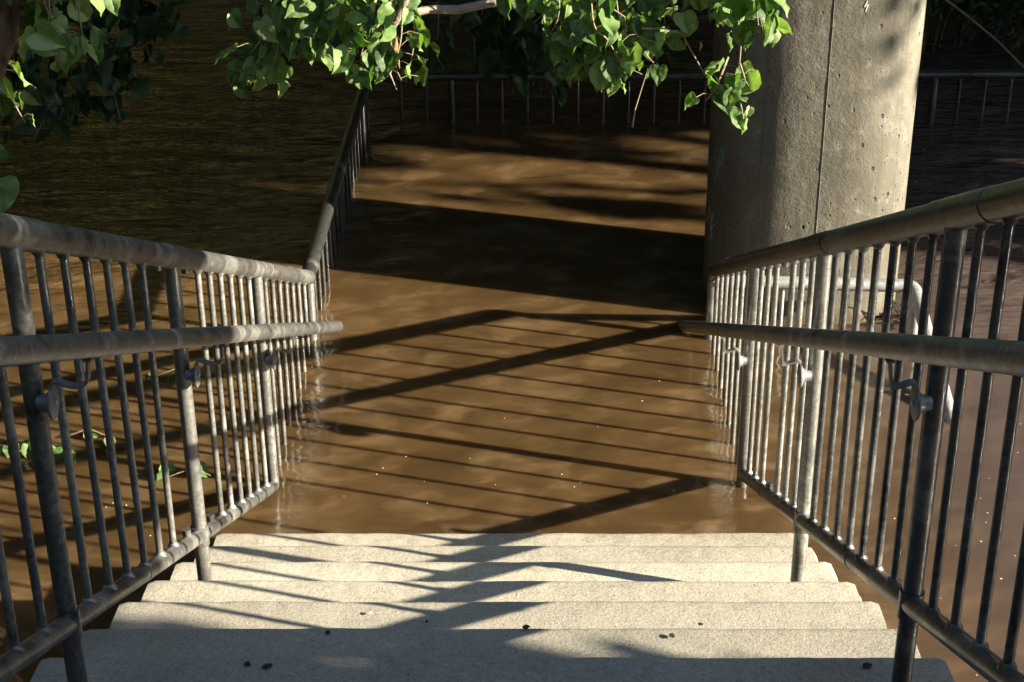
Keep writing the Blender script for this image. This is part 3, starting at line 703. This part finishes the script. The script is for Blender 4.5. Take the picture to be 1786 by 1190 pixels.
# ------------------------------------------------------------------ trees round the place
def crown_tree(name, loc, h, rad, label, lmat, n, seed, leaf=.16, trunk_r=.16, low=.3, cl=26, group=None, flat=.75):
    rs_ = random.Random(seed); gz = ground(loc[0], loc[1])-.05
    root = empty(name, (loc[0], loc[1], gz), label, 'tree', group)
    base = Vector((loc[0], loc[1], gz)); tw = MB(); lean = Vector((rs_.uniform(-.5, .5), rs_.uniform(-.5, .5), 0))
    top = base+Vector((0, 0, h*.85))+lean
    pts = [base.lerp(top, i/8)+Vector((noise.noise(Vector((seed, i, 0)))*.15, noise.noise(Vector((seed, 0, i)))*.15, 0))*(i > 0) for i in range(9)]
    tw.tube(pts, [trunk_r*(1.25-i*.13) for i in range(9)], 12)
    lv = MB()
    for k in range(cl):
        a = rs_.uniform(0, 6.283); zz = rs_.uniform(low, 1.0); rr_ = rad*math.sqrt(rs_.uniform(.1, 1))*math.sin(math.pi*min(.93, .25+.65*(zz-low)/(1-low)))
        c = base+Vector((math.cos(a)*rr_, math.sin(a)*rr_, h*zz))+lean*zz
        j = min(7, max(2, int(zz*7)-1)); tw.tube([pts[j], pts[j].lerp(c, .5)+Vector((0, 0, .15)), c], [trunk_r*.35, trunk_r*.2, .02], 6)
        s_ = rad*rs_.uniform(.22, .40)
        for _ in range(n//cl):
            d = Vector((rs_.gauss(0, 1), rs_.gauss(0, 1), rs_.gauss(0, 1)*flat)); d = d*(s_*.62)
            cards(lv, c+d, leaf*rs_.uniform(.7, 1.35), rs_)
    tw.build('trunk', BARK, root); lv.build('crown', lmat, root)
    return root
far = [(-8.9, 15.4, 10, 2.6, 'y'), (-6.3, 18.0, 10.5, 2.7, 'd'), (-6.6, 15.0, 7.0, 1.7, 'd'), (-4.0, 15.4, 9.5, 1.6, 'y'), (-.9, 17.6, 10.5, 2.2, 'd'), (1.0, 17.2, 10.0, 2.0, 'd'), (-2.6, 20.6, 12, 2.9, 'd'), (-.2, 21.0, 12.5, 2.6, 'd'),
       (3.8, 16.8, 3.9, 2.3, 'd'), (6.6, 17.2, 3.8, 2.3, 'd'), (9.4, 16.9, 4.0, 2.4, 'd'), (-12.5, 10.0, 9, 2.7, 'd'), (-12.3, 5.5, 8.5, 2.6, 'd'), (-9.8, 18.9, 11, 2.9, 'd')]
words = ['broad yellow green willow at the far left of the opposite bank', 'tall dark tree in the second row of the left bank', 'short dark tree at the water edge of the left bank', 'narrow yellow green willow on the bank beyond the level railing',
         'tall dark tree behind the centre of the back railing', 'dark tree behind the concrete pier on the far bank', 'tall dark tree in the third row straight beyond', 'very tall dark tree in the second row behind the pier',
         'low dark tree right of the pier on the far bank', 'low dark round tree farther right along the far bank', 'low dark tree at the far right of the bank', 'dark tree on the left bank beside the open river', 'dark tree on the left bank nearest the stairs', 'tall dark tree behind the willow at far left']
far += [(-6.6, 5.6, 2.9, 1.5, 'd'), (-6.9, 8.2, 2.9, 1.6, 'd'), (-7.2, 10.8, 2.9, 1.6, 'd'), (24, -2, 5.4, 3.4, 'd'), (25, -10, 7.0, 3.4, 'd'), (24, 6, 6.5, 3.4, 'd'), (-7.6, 3.9, 8, 2.6, 'd'), (-5.5, -4.5, 8, 3.0, 'd'), (-.5, -7.5, 9, 3.2, 'd'), (4.6, -7.6, 8.5, 3.0, 'd'), (-7.8, .6, 8.5, 2.8, 'd'), (9.5, -9.5, 8, 3.0, 'd')]
words += ['low bushy tree left of the railings near the bridge edge', 'low bushy tree under the bridge at the left', 'low bushy tree under the far side of the bridge at the left', 'tree on the distant right bank opposite the steps', 'tree on the distant right bank behind the viewer', 'tree on the distant right bank level with the pier', 'dark spreading tree in the flood left of the lower flight', 'dark tree on the bank behind the stairs to the left', 'dark tree on the bank straight behind the stair landing', 'dark tree on the bank behind the stairs to the right', 'dark tree standing in the flood left of the staircase', 'dark tree far behind the stairs to the right']
for i, (x, y, h, r_, t) in enumerate(far):
    crown_tree('bank_tree', (x, y), h, r_, words[i], LEAF_YL if t == 'y' else LEAF_DK, 2400 if t == 'y' else (5200 if h > 3 else 2600), 20+i, .22 if t == 'y' else .34, .17 if h > 3 else .07, .12 if t == 'd' else .06, 30 if t == 'd' else 15)

# shrubs on the right bank just beyond the back railing
def shrub(x, y, h, r_, label, seed, n=1500):
    rs_ = random.Random(seed); root = empty('bank_shrub', (x, y, ground(x, y)), label, 'shrub', None)
    lv = MB(); tw = MB(); b0 = Vector((x, y, ground(x, y)-.1))
    for k in range(16):
        a = rs_.uniform(0, 6.28); c = Vector((x+math.cos(a)*r_*rs_.uniform(.1, .8), y+math.sin(a)*r_*.6*rs_.uniform(.1, .8), rs_.uniform(.12, h)))
        tw.tube([b0, b0.lerp(c, .5)+Vector((0, 0, .08)), c], [.012, .008, .003], 5)
        for _ in range(n//16):
            p = c+Vector((rs_.gauss(0, .17), rs_.gauss(0, .15), rs_.gauss(0, .14)))
            if p.z < .01: continue
            # narrow willowy leaf
            e = Euler((rs_.gauss(-.3, .6), rs_.gauss(0, .8), rs_.uniform(0, 6.28))).to_matrix(); L = rs_.uniform(.05, .10); i = len(lv.v)
            for q in ((0, 0, 0), (.14*L, .02*L, -.35*L), (0, -.05*L, -L), (-.14*L, .02*L, -.35*L)): lv.v.append(p+e@Vector(q))
            lv.f += [(i, i+1, i+2), (i, i+2, i+3)]
    tw.build('stems', BARK, root); lv.build('foliage', LEAF_SH, root)
shrub(2.35, 9.75, .95, .62, 'dark willowy shrub on the bank just right of the pier', 41)
shrub(3.1, 9.7, 1.15, .7, 'dark leafy shrub on the right bank under the drooping bare stem', 42)
shrub(3.9, 9.9, 1.2, .7, 'dark shrub at the right end of the bank behind the railing', 43)
shrub(2.75, 10.6, 1.5, .9, 'taller dark shrub behind the two front shrubs right of the pier', 44)
shrub(3.9, 10.9, 1.7, 1.0, 'tallest dark shrub at the back of the right bank', 45)
P = [at(u, v, 9.2) for u, v in ((1600, -30), (1650, 0), (1690, 30), (1740, 72), (1786, 118), (1830, 150))]
tag(MB().tube(P, .006, 8).build('drooping_stem', TWIG), 'long bare stem drooping over the back railing at top right', 'stem')

# unseen trees added off frame, crowns shaped to shade near steps and far water
AZ = R(-16.5); EL = R(19.2)
sdir = Vector((math.cos(AZ), math.sin(AZ), 0)); ndir = Vector((-sdir.y, sdir.x, 0))
def shade_tree(loc, h, label, dens, arange, brange, drange, n, leaf, seed, mat=LEAF_DK):
    rs_ = random.Random(seed); gz = ground(*loc)-.05
    root = empty('shade_tree', (loc[0], loc[1], gz), label, 'tree')
    lv = MB(); tw = MB(); base = Vector((loc[0], loc[1], gz)); top = base+Vector((.2, .1, h))
    pts = [base.lerp(top, i/8)+Vector((.05*math.sin(i*1.7+seed), .05*math.cos(i*2.3+seed), 0)) for i in range(9)]
    tw.tube(pts, [.14*(1.2-i*.12) for i in range(9)], 12); cs = []
    for _ in range(n):
        a = rs_.uniform(*arange); b = rs_.uniform(*brange)
        if rs_.random() > dens(a, b): continue
        d = rs_.uniform(*drange); p = ndir*a+sdir*d; p.z = b+math.tan(EL)*d
        if p.z < .1: continue
        cards(lv, p, leaf*rs_.uniform(.7, 1.3), rs_)
        if len(cs) < 34 and rs_.random() < .02: cs.append(p)
    for c in cs:
        j = min(7, max(1, int((c.z-gz)/h*8)-1)); tw.tube([pts[j], pts[j].lerp(c, .55)+Vector((0, 0, .12)), c], [.04, .022, .006], 6)
    tw.build('trunk', BARK, root); lv.build('crown', mat, root)
def dens_near(a, b):
    # dense until the lit wedge over the lower flight begins; ragged edge with a few gaps
    edge = 2.74+max(0, b-1.40)*1.65
    if b < 1.0: edge += (1.0-b)*.25
    k = 1-sstep((a-edge+.05)/.10)
    g = 1.0
    for ga, gb, gr in ((2.60, 1.10, .022), (2.15, 2.20, .05), (2.13, 2.36, .05), (2.62, 1.06, .035), (2.50, 1.34, .02)):
        if math.hypot(a-ga, b-gb) < gr*1.3: g = .25
    return k*g
shade_tree((4.4, .4), 3.6, 'unseen leafy tree added right of the stairs, crown shaped to shade the upper steps', dens_near, (.6, 3.7), (.2, 3.4), (3.0, 4.6), 26000, .075, 61)
def dens_far(a, b):
    w_ = sstep((b-.85)/.3)
    e = lerp(8.0, 6.55, w_)
    k = sstep((a-e)/lerp(.9, .2, w_))*.97
    k2 = .42*sstep((a-6.75)/.2)*(.5+.5*math.sin(a*5.1+b*7.0))
    k3 = sstep((b-1.75)/.6)*sstep((a-5.9)/.4)*.6
    k4 = .10*sstep((b-.75)/.7)*sstep((a-5.95)/.1)*(1-sstep((a-6.75)/.1))*(1-sstep((b-1.6)/.2))
    k5 = .9*(1-sstep((b-.12)/.3))*sstep((a-6.72)/.15)
    k6 = .0*sstep((a-4.4)/1.2)*(1-sstep((b+.06)/.14))
    return max(k, k2, k3, k4, k5, k6)
shade_tree((8.2, 5.3), 5.2, 'larger unseen leafy tree added farther right, crown shaped to shade the far water', dens_far, (4.2, 11.5), (-.6, 4.6), (6.2, 8.6), 30000, .13, 62)

# ------------------------------------------------------------------ small things on the steps and on the water
def blob(name, p, r, mat, label, cat, seed, flat=.35, group=None):
    bm = bmesh.new(); bmesh.ops.create_icosphere(bm, subdivisions=2, radius=r); rs_ = Vector((seed*3.3, 0, 0))
    for v in bm.verts:
        k = 1+.55*noise.noise(v.co*(1.6/r)+rs_); v.co = Vector((v.co.x*k*1.25, v.co.y*k, v.co.z*flat*k))
    me = bpy.data.meshes.new(name); bm.to_mesh(me); bm.free(); me.materials.append(mat)
    o = bpy.data.objects.new(name, me); o.location = p; o.rotation_euler.z = seed*1.7; col.objects.link(o)
    return tag(o, label, cat, group)
def on_tread(u, v):
    for i in range(len(yy)-2, -1, -1):
        z = nose_z(yy[i]); r = _F+_R2*((u-893)/FPX)-_U2*((v-595)/FPX); p = CO+r*((z-CO.z)/r.z)
        if yy[i+1]-.01 <= p.y <= yy[i]: return p+Vector((0, 0, .0035))
    return None
for i, (u, v, r_, lb) in enumerate(((1172, 1111, .0065, 'round black gum spot on the shaded tread right of centre'), (917, 1096, .007, 'black curled leaf scrap at the centre of the shaded tread'),
    (572, 1105, .0055, 'small black scrap near the left of the shaded tread'), (466, 1164, .0075, 'dark oval scrap on the nearest tread by the left railing'), (432, 1160, .006, 'faint dark scrap beside the oval one on the nearest tread'),
    (1512, 1163, .008, 'ragged dark leaf litter on the nearest tread by the right railing'), (1222, 1091, .0045, 'tiny black scrap right of the gum spot at the step edge'), (785, 929, .0045, 'brown speck on the lowest dry step'),
    (1080, 930, .005, 'brown pebble on the lowest dry step right of centre'), (744, 1086, .0035, 'black speck on the sunlit step left of centre'), (645, 1071, .005, 'pale chip on the step left of centre'))):
    p = on_tread(u, v)
    if p: blob('debris', p, r_, FOAM if 'pale' in lb else DEBRIS, lb, 'debris', i+1, .3)
rf = random.Random(3)
def on_water(u, v):
    r = _F+_R2*((u-893)/FPX)-_U2*((v-595)/FPX); return CO+r*(-CO.z/r.z)
fl = [(1775,790),(1722,895),(1720,912),(1685,630),(1770,970),(1641,1044),(1667,952),(1560,905),(1710,870),(1725,835),(1746,1010),(1703,1178),(1711,945),(1780,740),(1700,826),(864,846),(668,817),(657,828),(1002,850),(1012,842),(745,878),(600,866),(980,828),(1175,856),
      (880,730),(1043,745),(708,797),(197,878),(220,882),(262,935),(185,885),(1593,305),(1612,305),(1598,318),(1657,325),(1578,340),(1612,262),(740,840),(820,800),(560,702),(1120,700),(1150,665)]
for i, (u, v) in enumerate(fl):
    p = on_water(u, v); p.z = .0012
    blob('foam_fleck', p, rf.uniform(.0014, .0029), FOAM, 'tiny pale fleck of foam floating on the brown water', 'fleck', i+1, .25, 'foam flecks floating on the flood water')
# small tangle of drowned twigs by the pier and by the left corner
mb = MB(); rt = random.Random(9)
for k in range(26):
    p = Vector((1.36+rt.uniform(-.06, .14), 5.98+rt.uniform(-.12, .14), rt.uniform(-.01, .05))); d = Vector((rt.uniform(-.1, .1), rt.uniform(-.06, .06), rt.uniform(-.05, .10)))
    mb.tube([p-d, p+Vector((0, 0, .01)), p+d], [.003, .0035, .0015], 5)
tag(mb.build('driftwood_tangle', DEBRIS), 'dark tangle of twigs caught against the foot of the pier on its right', 'driftwood')

# ------------------------------------------------------------------ light
w = bpy.data.worlds.new('World'); sc.world = w; w.use_nodes = True
nt = w.node_tree; bg = nt.nodes['Background']; sky = nt.nodes.new('ShaderNodeTexSky')
sky.sky_type = 'NISHITA'; sky.sun_disc = False; sky.sun_elevation = EL
sky.sun_rotation = math.atan2(sdir.x, sdir.y); sky.air_density = 1.0; sky.dust_density = .6
nt.links.new(sky.outputs[0], bg.inputs[0]); bg.inputs[1].default_value = .072
ld = bpy.data.lights.new('sun', 'SUN'); ld.energy = 5.0; ld.angle = R(.55); ld.color = (1.0, .89, .70)
lo = bpy.data.objects.new('sun', ld); col.objects.link(lo)
to_sun = Vector((sdir.x*math.cos(EL), sdir.y*math.cos(EL), math.sin(EL)))
lo.rotation_euler = to_sun.to_track_quat('Z', 'Y').to_euler(); lo.location = to_sun*20
sc.view_settings.view_transform = 'Standard'; sc.view_settings.look = 'None'
sc.view_settings.exposure = 2.15; sc.view_settings.gamma = 1
sc.render.engine = 'CYCLES'
